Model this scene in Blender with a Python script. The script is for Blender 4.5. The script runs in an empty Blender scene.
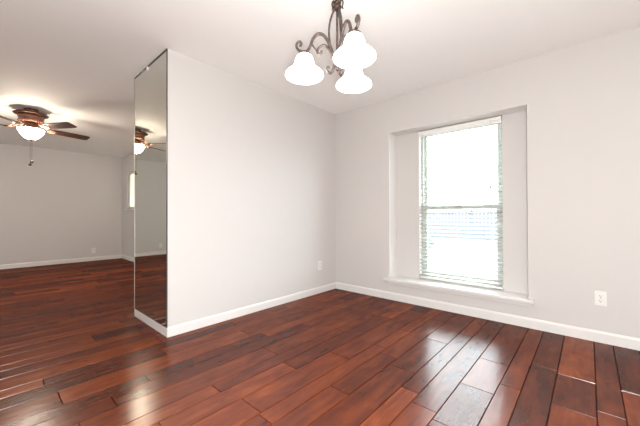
import bpy, bmesh, math, random
from mathutils import Vector, Matrix
random.seed(7)
S = bpy.context.scene
PI = math.pi

# ------------------------------------------------------------------ camera
cam_d = bpy.data.cameras.new('camera')
cam_d.sensor_width = 36.0
cam_d.lens = 36.0 * 300.23 / 640.0
cam_d.clip_start = 0.02
cam = bpy.data.objects.new('camera', cam_d)
S.collection.objects.link(cam)
_f = Vector((0.74495662, 0.66706983, 0.00758168)).normalized()
_r = Vector((0.667104, -0.74495729, -0.00329901)).normalized()
_u = _r.cross(_f).normalized()
M = Matrix((_r, _u, -_f)).transposed().to_4x4()
M.translation = Vector((-3.2872, -2.6501, 1.0221))
cam.matrix_world = M
S.camera = cam

# ------------------------------------------------------------------ world, exposure
W = bpy.data.worlds.new('overcast_sky'); S.world = W
W.use_nodes = True
bg = W.node_tree.nodes['Background']
bg.inputs[0].default_value = (0.88, 0.95, 1.0, 1)
bg.inputs[1].default_value = 7.5
S.view_settings.view_transform = 'Standard'
S.view_settings.look = 'None'
S.view_settings.gamma = 1.0
S.view_settings.exposure = 1.38
S.view_settings.use_curve_mapping = False
SHADE_GLOW = 5.0          # chandelier glass
BOWL_GLOW = 72.0          # fan light bowl
fl = bpy.data.lights.new('fill_light', 'POINT')            # added fill light behind the camera, brightens the near room
fl.energy = 97.0; fl.color = (0.98, 1.0, 0.985); fl.shadow_soft_size = 0.12
fo = bpy.data.objects.new('fill_light', fl); fo.location = (-3.40, -2.80, 0.90); S.collection.objects.link(fo)
try:
    S.cycles.use_denoising = True
    S.cycles.max_bounces = 14
    S.cycles.diffuse_bounces = 8
    S.cycles.glossy_bounces = 6
    S.cycles.sample_clamp_indirect = 8.0
except Exception:
    pass

# ------------------------------------------------------------------ dimensions
H = 2.44                    # ceiling
PL, PT = 2.257, 0.818        # partition length and thickness
FARV, FARU = 5.81, -1.065   # far wall, far right wall
BACKU, NEARV = -6.4, -4.4   # walls behind the camera


# ------------------------------------------------------------------ materials
def srgb(r, g, b):
    def c(x):
        x /= 255.0
        return x / 12.92 if x <= 0.04045 else ((x + 0.055) / 1.055) ** 2.4
    return (c(r), c(g), c(b), 1.0)


def mat(name, col, rough=0.5, metal=0.0, spec=0.5, bump=None, emit=None, coat=0.0):
    m = bpy.data.materials.new(name); m.use_nodes = True
    nt = m.node_tree; b = nt.nodes['Principled BSDF']
    b.inputs['Base Color'].default_value = col
    b.inputs['Roughness'].default_value = rough
    b.inputs['Metallic'].default_value = metal
    b.inputs['Specular IOR Level'].default_value = spec
    b.inputs['Coat Weight'].default_value = coat
    if emit:
        b.inputs['Emission Color'].default_value = emit[0]
        b.inputs['Emission Strength'].default_value = emit[1]
    if bump:
        scale, dist = bump
        tc = nt.nodes.new('ShaderNodeTexCoord')
        n = nt.nodes.new('ShaderNodeTexNoise'); n.inputs['Scale'].default_value = scale
        n.inputs['Detail'].default_value = 3.0
        bp = nt.nodes.new('ShaderNodeBump'); bp.inputs['Distance'].default_value = dist
        bp.inputs['Strength'].default_value = 0.5
        nt.links.new(tc.outputs['Object'], n.inputs['Vector'])
        nt.links.new(n.outputs['Fac'], bp.inputs['Height'])
        nt.links.new(bp.outputs['Normal'], b.inputs['Normal'])
    return m


def mottled(name, c1, c2, scale, rough, metal=0.0, stretch=(1, 1, 1)):
    m = mat(name, c1, rough, metal)
    nt = m.node_tree; b = nt.nodes['Principled BSDF']
    tc = nt.nodes.new('ShaderNodeTexCoord'); mp = nt.nodes.new('ShaderNodeMapping')
    mp.inputs['Scale'].default_value = stretch
    n = nt.nodes.new('ShaderNodeTexNoise'); n.inputs['Scale'].default_value = scale
    n.inputs['Detail'].default_value = 5
    r = nt.nodes.new('ShaderNodeValToRGB')
    r.color_ramp.elements[0].position = 0.35; r.color_ramp.elements[0].color = c1
    r.color_ramp.elements[1].position = 0.65; r.color_ramp.elements[1].color = c2
    nt.links.new(tc.outputs['Object'], mp.inputs['Vector'])
    nt.links.new(mp.outputs['Vector'], n.inputs['Vector'])
    nt.links.new(n.outputs['Fac'], r.inputs['Fac'])
    nt.links.new(r.outputs['Color'], b.inputs['Base Color'])
    return m


def floor_material():
    m = bpy.data.materials.new('scraped_hardwood'); m.use_nodes = True
    nt = m.node_tree; N = nt.nodes; L = nt.links; b = N['Principled BSDF']
    at = N.new('ShaderNodeAttribute'); at.attribute_name = 'plank'          # x = tone, y/z = offsets
    geo = N.new('ShaderNodeTexCoord')
    sep = N.new('ShaderNodeSeparateXYZ'); L.new(at.outputs['Vector'], sep.inputs[0])
    off = N.new('ShaderNodeVectorMath'); off.operation = 'SCALE'; off.inputs['Scale'].default_value = 37.0
    L.new(at.outputs['Vector'], off.inputs[0])
    add = N.new('ShaderNodeVectorMath'); add.operation = 'ADD'
    L.new(geo.outputs['Object'], add.inputs[0]); L.new(off.outputs[0], add.inputs[1])

    def noise(scale, stretch, detail=4, dist=0.0):
        mp = N.new('ShaderNodeMapping'); mp.inputs['Scale'].default_value = stretch
        n = N.new('ShaderNodeTexNoise'); n.inputs['Scale'].default_value = scale
        n.inputs['Detail'].default_value = detail; n.inputs['Distortion'].default_value = dist
        L.new(add.outputs[0], mp.inputs['Vector']); L.new(mp.outputs[0], n.inputs['Vector'])
        return n.outputs['Fac']

    def math_(op, a, c, clamp=False):
        x = N.new('ShaderNodeMath'); x.operation = op; x.use_clamp = clamp
        for i, v in enumerate((a, c)):
            if isinstance(v, (int, float)): x.inputs[i].default_value = v
            else: L.new(v, x.inputs[i])
        return x.outputs[0]

    grain = noise(26.0, (0.10, 1.5, 1), 6, 0.4)
    mott = noise(11.0, (0.45, 1.3, 1), 5, 0.8)
    broad = noise(3.2, (0.55, 2.2, 1), 4, 1.2)
    knots = noise(3.6, (0.9, 2.0, 1), 2, 1.5)
    t = math_('ADD', math_('MULTIPLY', sep.outputs[0], 0.72),
              math_('ADD', math_('MULTIPLY', math_('SUBTRACT', broad, 0.5), 0.7),
                    math_('MULTIPLY', math_('SUBTRACT', grain, 0.5), 0.4)))
    t = math_('ADD', t, math_('MULTIPLY', math_('SUBTRACT', mott, 0.5), 0.75))
    t = math_('ADD', t, 0.10, True)
    ramp = N.new('ShaderNodeValToRGB')
    e = ramp.color_ramp.elements
    e[0].position = 0.0; e[0].color = FLOOR_COLS[0]
    e[1].position = 1.0; e[1].color = FLOOR_COLS[3]
    x = e.new(0.35); x.color = FLOOR_COLS[1]
    x = e.new(0.7); x.color = FLOOR_COLS[2]
    L.new(t, ramp.inputs['Fac'])
    kr = N.new('ShaderNodeValToRGB')
    kr.color_ramp.elements[0].position = 0.20; kr.color_ramp.elements[0].color = (0.36, 0.31, 0.28, 1)
    kr.color_ramp.elements[1].position = 0.33; kr.color_ramp.elements[1].color = (1, 1, 1, 1)
    L.new(knots, kr.inputs['Fac'])
    mul = N.new('ShaderNodeMix'); mul.data_type = 'RGBA'; mul.blend_type = 'MULTIPLY'
    mul.inputs['Factor'].default_value = 1.0
    L.new(ramp.outputs['Color'], mul.inputs['A']); L.new(kr.outputs['Color'], mul.inputs['B'])
    wave = noise(7.0, (0.7, 1.6, 1), 2, 0.6)
    h = math_('ADD', math_('MULTIPLY', wave, 1.0), math_('ADD', math_('MULTIPLY', grain, 0.10), math_('MULTIPLY', mott, 0.22)))
    bp = N.new('ShaderNodeBump'); bp.inputs['Strength'].default_value = 0.5
    bp.inputs['Distance'].default_value = 0.0022
    L.new(h, bp.inputs['Height'])
    # oiled satin finish: diffuse wood under a thin gloss whose strength levels off at grazing angles
    N.remove(b)
    df = N.new('ShaderNodeBsdfDiffuse'); gl = N.new('ShaderNodeBsdfGlossy'); mx = N.new('ShaderNodeMixShader')
    fr = N.new('ShaderNodeFresnel'); fr.inputs['IOR'].default_value = 1.5
    L.new(math_('MINIMUM', math_('MULTIPLY', fr.outputs[0], 1.25), FLOOR_SHEEN), mx.inputs[0])
    L.new(mul.outputs['Result'], df.inputs['Color']); gl.inputs['Color'].default_value = (1, 1, 1, 1)
    L.new(math_('ADD', math_('MULTIPLY', grain, 0.10), FLOOR_ROUGH), gl.inputs['Roughness'])
    for q in (df, gl, fr): L.new(bp.outputs['Normal'], q.inputs['Normal'])
    L.new(df.outputs[0], mx.inputs[1]); L.new(gl.outputs[0], mx.inputs[2])
    L.new(mx.outputs[0], N['Material Output'].inputs['Surface'])
    return m


FLOOR_COLS = [(0.044, 0.0080, 0.0030, 1), (0.088, 0.0158, 0.0048, 1), (0.155, 0.0305, 0.0080, 1), (0.25, 0.058, 0.0165, 1)]
FLOOR_ROUGH = 0.17
FLOOR_SHEEN = 0.078

wall_m = mat('wall_paint', (0.625, 0.606, 0.590, 1), 0.62, spec=0.3, bump=(160, 0.0008))
ceil_m = mat('ceiling_paint', (0.88, 0.885, 0.875, 1), 0.8, spec=0.2, bump=(120, 0.0010))
trim_m = mat('trim_white', (0.75, 0.735, 0.72, 1), 0.35)
floor_m = floor_material()
sub_m = mat('subfloor', (0.012, 0.006, 0.004, 1), 0.9)
mirror_m = mat('mirror_silver', (0.74, 0.755, 0.70, 1), 0.0, metal=1.0)
edge_m = mat('mirror_edge', (0.05, 0.055, 0.05, 1), 0.3)
strip_m = mat('polished_strip', (0.42, 0.40, 0.36, 1), 0.4, metal=0.6)
plastic_m = mat('white_plastic', (0.80, 0.79, 0.765, 1), 0.35)
dark_m = mat('dark_slot', (0.03, 0.028, 0.025, 1), 0.6)
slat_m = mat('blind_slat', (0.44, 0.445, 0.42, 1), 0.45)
rail_m = mat('blind_rail', (0.84, 0.84, 0.81, 1), 0.4)
vinyl_m = mat('window_vinyl', (0.50, 0.52, 0.48, 1), 0.4)
bronze_m = mottled('antique_bronze', (0.055, 0.041, 0.037, 1), (0.135, 0.103, 0.092, 1), 60, 0.5, 0.55)
dbronze_m = mottled('dark_bronze', (0.035, 0.022, 0.016, 1), (0.10, 0.06, 0.045, 1), 70, 0.4, 0.7)
copper_m = mottled('brushed_copper', (0.20, 0.095, 0.062, 1), (0.32, 0.165, 0.115, 1), 40, 0.55, 0.55)
housing_m = mottled('fan_bronze', (0.07, 0.028, 0.016, 1), (0.13, 0.055, 0.032, 1), 30, 0.4, 0.6)
blade_m = mottled('blade_walnut', (0.026, 0.010, 0.006, 1), (0.065, 0.024, 0.014, 1), 14, 0.4, 0.0, (0.2, 2.0, 1))
shade_m = mat('lit_alabaster_glass', (0.9, 0.88, 0.84, 1), 0.35, emit=((1.0, 0.97, 0.93, 1), SHADE_GLOW))
bowl_m = mat('lit_frosted_bowl', (0.9, 0.87, 0.8, 1), 0.35, emit=((1.0, 0.85, 0.68, 1), BOWL_GLOW))
bulb_m = mat('bulb_glass', (1, 1, 1, 1), 0.3, emit=((1.0, 0.92, 0.80, 1), SHADE_GLOW * 1.3))
concrete_m = mottled('concrete_paving', (0.19, 0.187, 0.18, 1), (0.23, 0.227, 0.22, 1), 2.5, 0.85)
fence_m = mottled('grey_fence_paint', (0.05, 0.058, 0.066, 1), (0.066, 0.075, 0.085, 1), 3, 0.7)
leaf_m = mottled('shrub_leaf', (0.10, 0.20, 0.13, 1), (0.17, 0.29, 0.20, 1), 9, 0.7)
ext_m = mat('exterior_siding', (0.5, 0.48, 0.45, 1), 0.8)

gm = bpy.data.materials.new('window_glass'); gm.use_nodes = True
_n = gm.node_tree.nodes; _l = gm.node_tree.links
_n.remove(_n['Principled BSDF'])
_tr = _n.new('ShaderNodeBsdfTransparent'); _tr.inputs[0].default_value = (0.96, 0.98, 0.97, 1)
_gl = _n.new('ShaderNodeBsdfGlossy'); _gl.inputs['Roughness'].default_value = 0.02
_mx = _n.new('ShaderNodeMixShader'); _mx.inputs[0].default_value = 0.05
_l.new(_tr.outputs[0], _mx.inputs[1]); _l.new(_gl.outputs[0], _mx.inputs[2])
_l.new(_mx.outputs[0], _n['Material Output'].inputs['Surface'])


frost_m = bpy.data.materials.new('frosted_glass'); frost_m.use_nodes = True
_n = frost_m.node_tree.nodes; _l = frost_m.node_tree.links
_n.remove(_n['Principled BSDF'])
_tl = _n.new('ShaderNodeBsdfTranslucent'); _tl.inputs[0].default_value = (0.46, 0.43, 0.38, 1)
_l.new(_tl.outputs[0], _n['Material Output'].inputs['Surface'])


# ------------------------------------------------------------------ mesh helpers
def obj(name, bm, m, parent=None, smooth=False, loc=None):
    me = bpy.data.meshes.new(name)
    bmesh.ops.recalc_face_normals(bm, faces=bm.faces[:])
    bm.to_mesh(me); bm.free()
    if smooth:
        for p in me.polygons: p.use_smooth = True
    me.materials.append(m)
    o = bpy.data.objects.new(name, me); S.collection.objects.link(o)
    if parent: o.parent = parent
    if loc: o.location = loc
    return o


def tag(o, label, cat, group=None):
    o['label'] = label; o['category'] = cat
    if group: o['group'] = group
    return o


def thing(name, label, cat, loc=(0, 0, 0), rotz=0.0, group=None):
    o = bpy.data.objects.new(name, None); S.collection.objects.link(o)
    o.empty_display_size = 0.05
    o.location = loc; o.rotation_euler = (0, 0, rotz)
    return tag(o, label, cat, group)


def struct(name, bm, m, parent=None, smooth=False):
    o = obj(name, bm, m, parent, smooth)
    if parent is None: o['kind'] = 'structure'
    return o


def box(bm, x0, x1, y0, y1, z0, z1, bev=0.0, segs=2):
    x0, x1 = min(x0, x1), max(x0, x1); y0, y1 = min(y0, y1), max(y0, y1); z0, z1 = min(z0, z1), max(z0, z1)
    r = bmesh.ops.create_cube(bm, size=1.0)
    vs = r['verts']
    for v in vs:
        v.co = Vector(((x0 + x1) / 2 + v.co.x * (x1 - x0), (y0 + y1) / 2 + v.co.y * (y1 - y0), (z0 + z1) / 2 + v.co.z * (z1 - z0)))
    if bev:
        es = list({e for v in vs for e in v.link_edges})
        bmesh.ops.bevel(bm, geom=es, offset=bev, segments=segs, affect='EDGES', profile=0.5)
    return bm


def B(*a, bev=0.0):
    return box(bmesh.new(), *a, bev=bev)


def lathe(bm, prof, seg=40, c=(0, 0, 0), mod=None):
    """prof: (r, z) list; revolved about z through c. mod(angle, r, z) may change r."""
    rings = []
    for r, z in prof:
        if r < 1e-5:
            rings.append([bm.verts.new((c[0], c[1], c[2] + z))])
        else:
            ring = []
            for i in range(seg):
                a = 2 * PI * i / seg
                rr = mod(a, r, z) if mod else r
                ring.append(bm.verts.new((c[0] + rr * math.cos(a), c[1] + rr * math.sin(a), c[2] + z)))
            rings.append(ring)
    for A, Bq in zip(rings, rings[1:]):
        if len(A) == 1 and len(Bq) == 1: continue
        for i in range(seg):
            j = (i + 1) % seg
            if len(A) == 1: bm.faces.new((A[0], Bq[i], Bq[j]))
            elif len(Bq) == 1: bm.faces.new((A[i], A[j], Bq[0]))
            else: bm.faces.new((A[i], A[j], Bq[j], Bq[i]))
    return bm


def spline(pts, n=8):
    P = [Vector(p) for p in pts]; out = []
    for i in range(len(P) - 1):
        a = P[max(i - 1, 0)]; b = P[i]; c = P[i + 1]; d = P[min(i + 2, len(P) - 1)]
        for k in range(n):
            t = k / n
            out.append(0.5 * ((2 * b) + (c - a) * t + (2 * a - 5 * b + 4 * c - d) * t * t + (3 * b - a - 3 * c + d) * t ** 3))
    out.append(P[-1]); return out


def tube(bm, pts, r, seg=10):
    """tube through pts; r number or list (interpolated along the path); capped"""
    n = len(pts); pts = [Vector(p) for p in pts]
    rr = (lambda t: r) if isinstance(r, (int, float)) else (lambda t: _lerp(r, t))
    up = None; rings = []
    for i, p in enumerate(pts):
        t = (pts[min(i + 1, n - 1)] - pts[max(i - 1, 0)])
        t = t.normalized() if t.length > 1e-9 else Vector((0, 0, 1))
        if up is None:
            up = Vector((0, 0, 1)) if abs(t.z) < 0.9 else Vector((1, 0, 0))
        s = t.cross(up)
        if s.length < 1e-6: s = t.cross(Vector((0, 1, 0)))
        s.normalize(); up = s.cross(t).normalized()
        q = rr(i / max(n - 1, 1))
        rings.append([bm.verts.new(p + (s * math.cos(2 * PI * k / seg) + up * math.sin(2 * PI * k / seg)) * q) for k in range(seg)])
    for A, Bq in zip(rings, rings[1:]):
        for i in range(seg):
            j = (i + 1) % seg
            bm.faces.new((A[i], A[j], Bq[j], Bq[i]))
    bm.faces.new(rings[0]); bm.faces.new(rings[-1])
    return bm


def _lerp(r, t):
    x = t * (len(r) - 1); i = min(int(x), len(r) - 2)
    return r[i] + (r[i + 1] - r[i]) * (x - i)


def ball(bm, c, r, sz=1.0, u=16, v=10):
    res = bmesh.ops.create_uvsphere(bm, u_segments=u, v_segments=v, radius=r)
    for vt in res['verts']:
        vt.co = Vector((vt.co.x, vt.co.y, vt.co.z * sz)) + Vector(c)
    return bm


# ------------------------------------------------------------------ floor: planks run along x
def build_floor():
    bm = bmesh.new()
    lay = bm.loops.layers.float_color.new('plank')
    widths = [0.140, 0.109, 0.183]                    # mixed-width boards
    y = -2.49
    while y > NEARV: y -= 0.432
    x_lo, x_hi, y_hi = BACKU, 0.0, FARV
    k = 0
    rnd = random.Random(21)
    while y < y_hi:
        w = widths[k % 3]; k += 1
        y1 = min(y + w, y_hi); ya = max(y, NEARV)
        if y1 - ya > 0.01:
            x = x_lo - rnd.uniform(0.0, 1.1)
            while x < x_hi:
                ln = rnd.choice((0.45, 0.62, 0.85, 1.05, 1.2, 1.4)) * rnd.uniform(0.9, 1.1)
                xa, xb = max(x, x_lo), min(x + ln, x_hi)
                x += ln
                if xb - xa < 0.02: continue
                g, d, q = 0.0034, 0.0060, 0.0013
                top = [bm.verts.new(c) for c in ((xa + g, ya + g, 0), (xb - g, ya + g, 0), (xb - g, y1 - g, 0), (xa + g, y1 - g, 0))]
                low = [bm.verts.new(c) for c in ((xa + q, ya + q, -d), (xb - q, ya + q, -d), (xb - q, y1 - q, -d), (xa + q, y1 - q, -d))]
                fs = [bm.faces.new(top)]
                for i in range(4):
                    j = (i + 1) % 4
                    fs.append(bm.faces.new((low[i], low[j], top[j], top[i])))
                tone = rnd.betavariate(1.5, 1.5)
                col = (tone, rnd.random(), rnd.random(), 1)
                for f in fs:
                    for lp in f.loops: lp[lay] = col
        y += w
    o = struct('floor', bm, floor_m)
    s = B(BACKU, 0.0, NEARV, FARV, -0.12, -0.0060)
    so = struct('subfloor', s, sub_m, o)
    return o


build_floor()

# ------------------------------------------------------------------ shell
struct('ceiling', B(BACKU - .15, 0.35, NEARV - .15, FARV + .15, H, H + 0.15), ceil_m)
struct('wall_partition', B(-PL, 0.0, 0.0, PT, 0.0, H), wall_m)
struct('wall_far', B(BACKU - .15, 0.35, FARV, FARV + .15, -0.12, H), wall_m)
BV0, BV1, BZ0, BZ1 = 4.65, 5.35, 1.15, 2.0               # opening for an unseen window, added to light the far room walls
bm = bmesh.new()
box(bm, BACKU - .15, BACKU, NEARV - .15, BV0, -0.12, H); box(bm, BACKU - .15, BACKU, BV1, FARV, -0.12, H)
box(bm, BACKU - .15, BACKU, BV0, BV1, -0.12, BZ0); box(bm, BACKU - .15, BACKU, BV0, BV1, BZ1, H)
struct('wall_back', bm, wall_m)

# right wall with the window niche
OV0, OV1, OZ0, OZ1 = -2.240, -0.838, 0.24, 2.026      # niche mouth
ND = 0.185                                            # niche depth
WV0, WV1, WZ0, WZ1 = -2.006, -1.138, 0.24, 2.026      # window hole in the niche back
bm = bmesh.new()
box(bm, 0, ND, NEARV - .15, OV0, -0.12, H); box(bm, 0, ND, OV1, 0.0, -0.12, H)
box(bm, 0, ND, OV0, OV1, -0.12, OZ0); box(bm, 0, ND, OV0, OV1, OZ1, H)
box(bm, ND, 0.30, NEARV - .15, WV0, -0.12, H); box(bm, ND, 0.30, WV1, 0.0, -0.12, H)
box(bm, ND, 0.30, WV0, WV1, -0.12, WZ0); box(bm, ND, 0.30, WV0, WV1, WZ1, H)
struct('wall_right', bm, wall_m)

# far right wall with the small window
FV0, FV1, FZ0, FZ1 = 4.50, 5.425, 1.18, 2.05
bm = bmesh.new()
box(bm, FARU, FARU + .16, PT, FV0, -0.12, H); box(bm, FARU, FARU + .16, FV1, FARV, -0.12, H)
box(bm, FARU, FARU + .16, FV0, FV1, -0.12, FZ0); box(bm, FARU, FARU + .16, FV0, FV1, FZ1, H)
struct('wall_far_right', bm, wall_m)

struct('wall_near', B(BACKU, 0, NEARV - .15, NEARV, -0.12, H), wall_m)


# baseboards: small profile swept along a straight run
def baseboard(name, p0, p1, n, m0=0.0, m1=0.0, k=1.0, h=0.088):
    """p0->p1 along the wall, n = unit normal into the room; m0/m1 = mitre extension at each end"""
    prof = [(0.0, 0.0), (0.014, 0.0), (0.014, 0.076), (0.009, 0.088), (0.006, 0.093), (0.0, 0.093)]
    prof = [(q * k, z * h / 0.093) for q, z in prof]
    bm = bmesh.new(); p0 = Vector(p0); p1 = Vector(p1); n = Vector(n); d = (p1 - p0).normalized()
    A = [bm.verts.new((p0 + n * q - d * (m0 * q / (0.014 * k))).to_3d() + Vector((0, 0, z))) for q, z in prof]
    C = [bm.verts.new((p1 + n * q + d * (m1 * q / (0.014 * k))).to_3d() + Vector((0, 0, z))) for q, z in prof]
    for i in range(len(prof)):
        j = (i + 1) % len(prof)
        bm.faces.new((A[i], A[j], C[j], C[i]))
    bm.faces.new(A); bm.faces.new(C)
    return struct(name, bm, trim_m)


baseboard('baseboard_partition', (-PL, 0), (0, 0), (0, -1), 0.0056, -0.014, 0.7, 0.082)
baseboard('baseboard_mirror', (-PL, 0), (-PL, PT), (-1, 0), 0.0098, 0.0, 0.4, 0.075)
baseboard('baseboard_partition_rear', (-PL, PT), (FARU, PT), (0, 1), 0.0, -0.014)
baseboard('baseboard_right', (0, 0), (0, NEARV), (-1, 0), -0.014, 0)
baseboard('baseboard_far', (FARU, FARV), (BACKU, FARV), (0, -1), -0.014, 0)
baseboard('baseboard_far_right', (FARU, FARV), (FARU, PT), (-1, 0), -0.014, -0.014)
baseboard('baseboard_back', (BACKU, NEARV), (BACKU, FARV), (1, 0), 0, 0)

# window sill (stool and apron)
bm = bmesh.new()
box(bm, -0.0005, ND + 0.06, OV0 + 0.001, OV1 - 0.001, 0.238, 0.262)
box(bm, -0.058, -0.0005, -2.284, -0.784, 0.230, 0.262, bev=0.006)
struct('trim_1', bm, trim_m)
struct('trim_2', B(-0.015, 0.0, -2.258, -0.815, 0.194, 0.222, bev=0.002), trim_m)


bm = bmesh.new()
box(bm, -0.001, ND, OV1 - .003, OV1, 0.262, OZ1, bev=.001); box(bm, -0.001, ND, OV0, OV0 + .003, 0.262, OZ1, bev=.001)
box(bm, -0.001, ND, OV0 + .003, OV1 - .003, OZ1 - .003, OZ1, bev=.001)
struct('trim_3', bm, trim_m)


# ------------------------------------------------------------------ windows
def sash(bm, x0, x1, y0, y1, z0, z1, st, top, bot):
    box(bm, x0, x1, y0, y0 + st, z0, z1, bev=.003); box(bm, x0, x1, y1 - st, y1, z0, z1, bev=.003)
    box(bm, x0, x1, y0 + st, y1 - st, z0, z0 + bot, bev=.003); box(bm, x0, x1, y0 + st, y1 - st, z1 - top, z1, bev=.003)


def tagw(o): o['kind'] = 'structure'; return o


wz0 = 0.262
w1 = bpy.data.objects.new('window_1', None); S.collection.objects.link(w1)
w1.location = (0, 0, 0); tagw(w1)
bm = bmesh.new(); sash(bm, 0.245, 0.30, WV0, WV1, wz0, WZ1, 0.028, 0.028, 0.03)
obj('window_frame', bm, vinyl_m, w1)
MZ = 1.112
bm = bmesh.new(); sash(bm, 0.275, 0.297, WV0 + .028, WV1 - .028, MZ - .02, WZ1 - .028, 0.035, 0.035, 0.04)
us = obj('upper_sash', bm, vinyl_m, w1)
obj('pane', B(0.285, 0.288, WV0 + .06, WV1 - .06, MZ + .018, WZ1 - .06), gm, us)
bm = bmesh.new(); sash(bm, 0.250, 0.273, WV0 + .028, WV1 - .028, wz0 + .03, MZ + .030, 0.040, 0.062, 0.05)
ls = obj('lower_sash', bm, vinyl_m, w1)
obj('pane', B(0.260, 0.263, WV0 + .066, WV1 - .066, wz0 + .078, MZ - .028), gm, ls)
bm = bmesh.new(); box(bm, 0.232, 0.251, -1.60, -1.54, MZ + .0, MZ + .02, bev=.004)
obj('sash_lock', bm, strip_m, ls)

w2 = bpy.data.objects.new('window_2', None); S.collection.objects.link(w2); tagw(w2)
bm = bmesh.new(); sash(bm, FARU + .03, FARU + .10, FV0, FV1, FZ0, FZ1, 0.05, 0.05, 0.05)
obj('window_frame', bm, vinyl_m, w2)
obj('pane', B(FARU + .055, FARU + .059, FV0 + .045, FV1 - .045, FZ0 + .045, FZ1 - .045), frost_m, w2)
obj('window_sill', B(FARU - .04, FARU + .1, FV0 - .04, FV1 + .04, FZ0 - .022, FZ0, bev=.004), trim_m, w2)

w3 = bpy.data.objects.new('added_window', None); S.collection.objects.link(w3); tagw(w3)  # added out of view, lets sky light into the far room
bm = bmesh.new(); sash(bm, BACKU - .12, BACKU - .06, BV0, BV1, BZ0, BZ1, 0.05, 0.05, 0.05)
box(bm, BACKU - .11, BACKU - .07, (BV0 + BV1) / 2 - .025, (BV0 + BV1) / 2 + .025, BZ0 + .05, BZ1 - .05)
obj('window_frame', bm, vinyl_m, w3)
obj('pane', B(BACKU - .092, BACKU - .088, BV0 + .045, BV1 - .045, BZ0 + .045, BZ1 - .045), gm, w3)

# ------------------------------------------------------------------ blind in the niche
bx = 0.200
bl = thing('window_blind', 'white horizontal slat blind with open slats filling the niche window', 'blind', (bx, (WV0 + WV1) / 2, wz0))
bw = (WV1 - WV0) / 2 - 0.006


def rel(o): return o


top_l = WZ1 - wz0
obj('headrail', B(-0.028, 0.028, -bw, bw, top_l - .054, top_l - .014, bev=.003), rail_m, bl)
bm = bmesh.new()
box(bm, -0.042, -0.032, -bw - .003, bw + .003, top_l - .048, top_l - .014, bev=.003)
box(bm, -0.038, -0.031, -bw - .003, bw + .003, top_l - .080, top_l - .054, bev=.003)
obj('valance', bm, rail_m, bl)
obj('bottom_rail', B(-0.026, 0.026, -bw, bw, 0.012, 0.032, bev=.004), rail_m, bl)
bm = bmesh.new()
pitch = 0.0425; n_slats = 38; tilt = math.radians(14)
for i in range(n_slats):
    z = 0.058 + i * pitch
    if z > top_l - .09: break
    sec = []
    for s in (-1, -0.5, 0, 0.5, 1):
        xx = s * 0.0245; zz = 0.0022 * (1 - s * s)
        sec.append((xx * math.cos(tilt) - zz * math.sin(tilt), xx * math.sin(tilt) + zz * math.cos(tilt)))
    ring = [(x, q + .0013) for x, q in sec] + [(x, q - .0013) for x, q in reversed(sec)]
    A = [bm.verts.new((x, -bw, z + q)) for x, q in ring]; C = [bm.verts.new((x, bw, z + q)) for x, q in ring]
    for a in range(len(ring)):
        b_ = (a + 1) % len(ring); bm.faces.new((A[a], A[b_], C[b_], C[a]))
    bm.faces.new(A); bm.faces.new(C)
obj('slats', bm, slat_m, bl)
for y in (-bw + .09, 0.0, bw - .09):
    bm = bmesh.new()
    for x in (-0.0265, 0.0265): tube(bm, [(x, y, 0.03), (x, y, top_l - .04)], 0.0009, 5)
    obj('ladder_cord', bm, slat_m, bl)
# lift cord with its tassel near the right side
cy = -0.335
bm = bmesh.new(); tube(bm, [(-0.046, cy, top_l - .03), (-0.046, cy, 1.075)], 0.0012, 6)
lc = obj('lift_cord', bm, slat_m, bl)
bm = bmesh.new(); lathe(bm, [(0, .05), (.006, .046), (.011, .012), (.012, .0), (0, -.002)], 12, (-0.046, cy, 1.03))
tagp = obj('cord_tassel', bm, mat('tassel_grey', (0.30, 0.31, 0.30, 1), 0.5), lc, True); tagp['label'] = 'grey cord tassel'
bm = bmesh.new(); tube(bm, [(-0.043, bw - .05, top_l - .06), (-0.045, bw - .05, 0.85)], 0.004, 8)
obj('tilt_wand', bm, slat_m, bl)
bm = bmesh.new(); box(bm, -0.03, 0.01, bw, bw + .004, 0.002, 0.04, bev=.001)
hb = obj('hold_down_bracket', bm, strip_m, bl)


# ------------------------------------------------------------------ outlets
def make_outlet(label, loc, rotz):
    """faces local -y; wall plane at y=0"""
    t = thing('wall_outlet', label, 'outlet', loc, rotz)
    obj('cover_plate', B(-.036, .036, -.006, 0, -.058, .058, bev=.0025), plastic_m, t)
    for z in (-.0195, .0195):
        bm = bmesh.new()
        lathe(bm, [(0, 0), (.0165, 0), (.0175, .002), (.0175, .0035), (0, .0035)], 24)
        for v in bm.verts:
            v.co = Vector((v.co.x, -0.0055 - (.0035 - v.co.z), v.co.y * 0.86 + z))
        r = obj('receptacle', bm, plastic_m, t, False)
        bm = bmesh.new()
        box(bm, -.0078, -.0054, -.0099, -.0088, z - .001, z + .0085); box(bm, .0054, .0076, -.0099, -.0088, z, z + .0078)
        box(bm, -.0028, .0028, -.0099, -.0088, z - .0098, z - .0045, bev=.0004)
        s = obj('slots', bm, dark_m, r)
    bm = bmesh.new(); ball(bm, (0, -.0065, 0), .0032, 1.0, 10, 6)
    obj('screw', bm, strip_m, t, True)
    return t


make_outlet('white double outlet on the right wall, to the right of the window niche', (0, -2.715, 0.350), PI * 1.5)
make_outlet('white double outlet low on the partition wall, left of the room corner', (-0.337, 0, 0.362), 0)
make_outlet('white double outlet low on the far wall, left of the mirror', (-1.622, FARV, 0.235), 0)
make_outlet('white double outlet on the far wall, seen only in the mirror', (-4.355, FARV, 0.235), 0)

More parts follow.
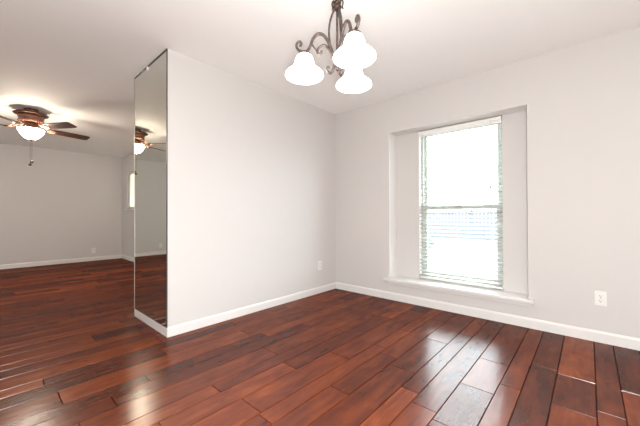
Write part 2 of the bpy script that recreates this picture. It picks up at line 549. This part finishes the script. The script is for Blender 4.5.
# ------------------------------------------------------------------ mirror on the end of the partition
mi = thing('wall_mirror', 'tall frameless mirror covering the end of the white partition wall', 'mirror', (-PL, PT / 2, 0.075))
hw, mh = PT / 2, H - 0.075
obj('mirror_glass', B(-.006, 0, -hw + .004, hw - .004, 0.0, mh - .012), mirror_m, mi)
obj('edge_strip', B(-.008, 0, -hw - .001, -hw + .006, 0.0, mh - .004), edge_m, mi)
obj('edge_strip', B(-.008, 0, hw - .005, hw + .001, 0.0, mh - .004), strip_m, mi)['label'] = 'bright metal edge strip'
obj('top_channel', B(-.010, 0, -hw, hw, mh - .014, mh - .002), edge_m, mi)
bm = bmesh.new(); box(bm, -.016, -.004, .028, .050, mh - .040, mh - .004, bev=.003)
obj('mirror_clip', bm, plastic_m, mi)

# ------------------------------------------------------------------ chandelier
CH = (-2.085, -1.696, 0.0)
ch = thing('chandelier', 'bronze scroll arm chandelier with three white bell glass shades, hung from the ceiling', 'chandelier', (CH[0], CH[1], H))
Zc = -H                                           # parts are written in room heights, shifted by -H


def cz(bm):
    bmesh.ops.translate(bm, verts=bm.verts[:], vec=(0, 0, -H)); return bm


obj('canopy', cz(lathe(bmesh.new(), [(0, 2.44), (.065, 2.44), (.066, 2.43), (.05, 2.415), (.02, 2.405), (.008, 2.39), (0, 2.388)], 32)), dbronze_m, ch, True)
# chain links
bm = bmesh.new()
z = 2.385; k = 0
while z > 2.150:
    pts = []
    for i in range(17):
        a = 2 * PI * i / 16
        x, zz = 0.009 * math.cos(a), 0.019 * math.sin(a)
        pts.append((x, 0, z - .017 + zz) if k % 2 == 0 else (0, x, z - .017 + zz))
    tube(bm, pts, 0.0023, 6); z -= 0.030; k += 1
obj('chain', cz(bm), dbronze_m, ch, True)
# collar with small leaf loops
bm = bmesh.new()
lathe(bm, [(0, 2.150), (.008, 2.146), (.012, 2.135), (.009, 2.124), (.016, 2.118), (.022, 2.112), (.018, 2.104), (.012, 2.100),
           (.020, 2.096), (.024, 2.088), (.020, 2.080), (.010, 2.076), (0, 2.074)], 28)
for q in range(3):
    a = 2 * PI * q / 3 + math.radians(330)
    pts = [(.012, 2.120), (.026, 2.132), (.033, 2.120), (.029, 2.098), (.034, 2.088)]
    tube(bm, spline([(r * math.cos(a), r * math.sin(a), zz) for r, zz in pts], 6), [.004, .004, .003], 8)
obj('collar', cz(bm), dbronze_m, ch, True)
bm = bmesh.new()
lathe(bm, [(0, 2.08), (.007, 2.08), (.006, 2.05), (.006, 1.98), (.006, 1.93), (.007, 1.87), (.008, 1.84), (.017, 1.835), (.022, 1.82),
           (.017, 1.80), (.009, 1.79), (.012, 1.78), (.008, 1.765), (0, 1.757)], 24)
obj('centre_column', cz(bm), bronze_m, ch, True)
for q in range(3):                                # bowed cage rods
    a = math.radians(132 + 120 * q)
    pts = [(.010, 2.085), (.024, 2.055), (.037, 2.01), (.042, 1.955), (.036, 1.90), (.022, 1.855), (.012, 1.83)]
    bm = tube(bmesh.new(), spline([(r * math.cos(a), r * math.sin(a), zz) for r, zz in pts], 6), 0.0052, 8)
    obj('cage_rod', cz(bm), bronze_m, ch, True)


def radial(pts, a): return spline([(r * math.cos(a), r * math.sin(a), zz) for r, zz in pts], 7)


R = 0.17
_sp = [(.20, 0), (.33, .03), (.40, .09), (.45, .19), (.49, .32), (.53, .46), (.58, .57), (.66, .66), (.78, .75), (.90, .84), (.98, .93), (1.0, 1.0), (.985, 1.05), (.95, 1.07)]
shade_prof = [(r * .0985, 1.852 - t * .106) for r, t in _sp]
shade_prof += [(.088, 1.743), (.090, 1.752), (.072, 1.768), (.056, 1.786), (.048, 1.806), (.040, 1.835), (.028, 1.846), (.0197, 1.848)]
for q in range(3):
    a = math.radians(6 + 120 * q)
    ca, sa = math.cos(a), math.sin(a)
    arm = radial([(.014, 1.800), (.024, 1.850), (.046, 1.912), (.072, 1.950), (.100, 1.957), (.124, 1.935), (.138, 1.900), (.152, 1.876),
                  (.174, 1.870), (.198, 1.878), (.211, 1.898), (.207, 1.918), (.194, 1.924), (.185, 1.914), (.189, 1.904)], a)
    bm = tube(bmesh.new(), arm, [.0084, .0084, .0080, .0074, .0070, .0062, .0056], 10)
    ball(bm, (.190 * ca, .190 * sa, 1.904), .0078)
    ar = obj('arm', cz(bm), bronze_m, ch, True)
    sc = radial([(.016, 1.815), (.030, 1.850), (.050, 1.884), (.070, 1.897), (.090, 1.890), (.102, 1.872), (.100, 1.856),
                 (.087, 1.851), (.079, 1.860), (.085, 1.868)], a)
    bm = tube(bmesh.new(), sc, [.0070, .0066, .0060, .0054], 9)
    tube(bm, radial([(.128, 1.902), (.120, 1.890), (.110, 1.876), (.100, 1.862)], a), .004, 8)
    obj('inner_scroll', cz(bm), bronze_m, ar, True)
    hk = radial([(.014, 1.815), (.016, 1.790), (.022, 1.765), (.034, 1.752), (.048, 1.757), (.054, 1.772), (.047, 1.784), (.038, 1.779)], a)
    bm = tube(bmesh.new(), hk, [.0072, .0068, .0062, .0056], 9)
    obj('lower_scroll', cz(bm), bronze_m, ar, True)
    bm = lathe(bmesh.new(), [(0, 1.876), (.008, 1.875), (.010, 1.870), (.018, 1.868), (.030, 1.860), (.034, 1.852), (.030, 1.849), (0, 1.847)], 28, (R * ca, R * sa, 0))
    obj('shade_holder', cz(bm), bronze_m, ar, True)
    sh = obj('glass_shade', cz(lathe(bmesh.new(), shade_prof, 48, (R * ca, R * sa, 0))), shade_m, ch, True)
    bm = lathe(bmesh.new(), [(0, 1.848), (.012, 1.848), (.013, 1.826), (.026, 1.803), (.029, 1.79), (.024, 1.770), (.012, 1.760), (0, 1.757)], 20, (R * ca, R * sa, 0))
    obj('bulb', cz(bm), bulb_m, sh, True)

# ------------------------------------------------------------------ ceiling fan
FX, FY = -2.88, 2.86
fan = thing('ceiling_fan', 'bronze five blade ceiling fan with a lit glass bowl under the far room ceiling', 'ceiling fan', (FX, FY, H))
bm = lathe(bmesh.new(), [(0, 0), (.075, 0), (.078, -.010), (.070, -.035), (.062, -.052), (0, -.053)], 40)
obj('canopy', bm, housing_m, fan, True)
bm = lathe(bmesh.new(), [(0, -.045), (.062, -.045), (.130, -.050), (.170, -.058), (.178, -.066), (.172, -.076), (.132, -.086), (0, -.088)], 48)
obj('ceiling_plate', bm, housing_m, fan, True)
bm = lathe(bmesh.new(), [(0, -.086), (.126, -.086), (.132, -.098), (.130, -.118), (.120, -.140), (.130, -.148), (.132, -.162), (.120, -.174), (.095, -.182), (0, -.184)], 48)
obj('motor_housing', bm, copper_m, fan, True)
bm = lathe(bmesh.new(), [(0, -.18), (.070, -.18), (.072, -.222), (.085, -.236), (.112, -.248), (.122, -.258), (.120, -.266), (0, -.268)], 40)
obj('light_fitter', bm, copper_m, fan, True)


def flute(a, r, z):
    return r * (1 + 0.035 * math.cos(10 * a) * max(0, min(1, (z + .38) / .1)))


bm = lathe(bmesh.new(), [(.118, -.262), (.128, -.268), (.125, -.282), (.114, -.305), (.100, -.335), (.078, -.366), (.048, -.388), (.018, -.396), (0, -.397)], 60, mod=flute)
obj('glass_bowl', bm, bowl_m, fan, True)
bm = lathe(bmesh.new(), [(0, -.390), (.022, -.394), (.020, -.402), (.010, -.408), (.008, -.418), (0, -.424)], 20)
obj('finial', bm, dbronze_m, fan, True)
ang0 = math.atan2(_f.y, _f.x) - PI / 2            # direction angle of image-right
BL_Z, BL_R, PITCH = -0.240, 0.66, math.radians(-13)
for q in range(5):
    a = math.radians(62 - 72 * q) + ang0
    bm = bmesh.new()
    # blade outline in local (x along radius)
    out = [(.20, -.050), (.30, -.062), (.45, -.068), (.58, -.070), (.64, -.066), (BL_R, -.052), (BL_R + .003, 0),
           (BL_R, .052), (.64, .066), (.58, .070), (.45, .068), (.30, .062), (.20, .050)]
    top = [bm.verts.new((x, y * math.cos(PITCH), BL_Z + y * math.sin(PITCH) + .004)) for x, y in out]
    bot = [bm.verts.new((x, y * math.cos(PITCH), BL_Z + y * math.sin(PITCH) - .004)) for x, y in out]
    bm.faces.new(top); bm.faces.new(bot)
    for i in range(len(out)):
        j = (i + 1) % len(out); bm.faces.new((top[i], top[j], bot[j], bot[i]))
    bmesh.ops.rotate(bm, verts=bm.verts[:], cent=(0, 0, 0), matrix=Matrix.Rotation(a, 3, 'Z'))
    blade = obj('blade', bm, blade_m, fan)
    bm = bmesh.new()
    for s in (-1, 1):
        tube(bm, spline([(.105, s * .012, -.165), (.135, s * .022, -.190), (.170, s * .038, -.220), (.215, s * .040, BL_Z - .008 - s * .009),
                         (.262, s * .022, BL_Z - .009 - s * .005)], 6), .006, 8)
    lo = [(.19, -.044), (.24, -.036), (.285, 0), (.24, .036), (.19, .044)]
    t2 = [bm.verts.new((x, y * math.cos(PITCH), BL_Z + y * math.sin(PITCH) - .0045)) for x, y in lo]
    b2 = [bm.verts.new((x, y * math.cos(PITCH), BL_Z + y * math.sin(PITCH) - .0085)) for x, y in lo]
    bm.faces.new(t2); bm.faces.new(b2)
    for i in range(5):
        j = (i + 1) % 5; bm.faces.new((t2[i], t2[j], b2[j], b2[i]))
    bmesh.ops.rotate(bm, verts=bm.verts[:], cent=(0, 0, 0), matrix=Matrix.Rotation(a, 3, 'Z'))
    obj('blade_iron', bm, copper_m, blade)
for dx, dy, zl in ((.008, -.008, -.680), (-.008, .004, -.715)):
    bm = tube(bmesh.new(), [(dx, dy, -.400), (dx, dy, zl)], .0016, 6)
    pc = obj('pull_chain', bm, dbronze_m, fan)
    bm = lathe(bmesh.new(), [(0, .004), (.010, 0), (.018, -.014), (.016, -.028), (0, -.036)], 14, (dx, dy, zl))
    obj('chain_knob', bm, dark_m, pc, True)

# ------------------------------------------------------------------ outside the window
struct('ground', B(0.35, 40, -25, 25, -0.35, -0.30), concrete_m)
fe = thing('boundary_fence', 'grey board fence across the paving outside the niche window', 'fence', (13, 3, -0.30))
bm = bmesh.new()
for i in range(110):
    y = -9 + i * .165
    box(bm, 0, .02, y, y + .155, 0.03, 1.55)
obj('board_panel', bm, fence_m, fe)
for i in range(8):
    obj('post', B(.02, .11, -9 + i * 2.57, -8.91 + i * 2.57, 0, 1.6), fence_m, fe)
rnd = random.Random(4)
bm = bmesh.new()
for i in range(420):
    d = Vector((rnd.gauss(0, 1), rnd.gauss(0, 1), rnd.gauss(0, 1))).normalized() * rnd.uniform(.15, .28)
    c = Vector((d.x, d.y, d.z * .95 + .40)); n = Vector((rnd.gauss(0, 1), rnd.gauss(0, 1), rnd.gauss(0, 1))).normalized()
    t = n.orthogonal().normalized(); s = n.cross(t)
    vs = [bm.verts.new(c + t * a * .07 + s * b * .035) for a, b in ((-1, 0), (0, 1), (1, 0), (0, -1))]
    bm.faces.new(vs)
sb = thing('round_shrub', 'small green shrub outside, low at the left edge of the niche window', 'shrub', (6.2, 1.30, -0.30))
obj('foliage', bm, leaf_m, sb)
bm = tube(bmesh.new(), [(0, 0, 0), (.01, 0, .25), (0, 0, .6)], .02, 8)
obj('stem', bm, dbronze_m, sb)
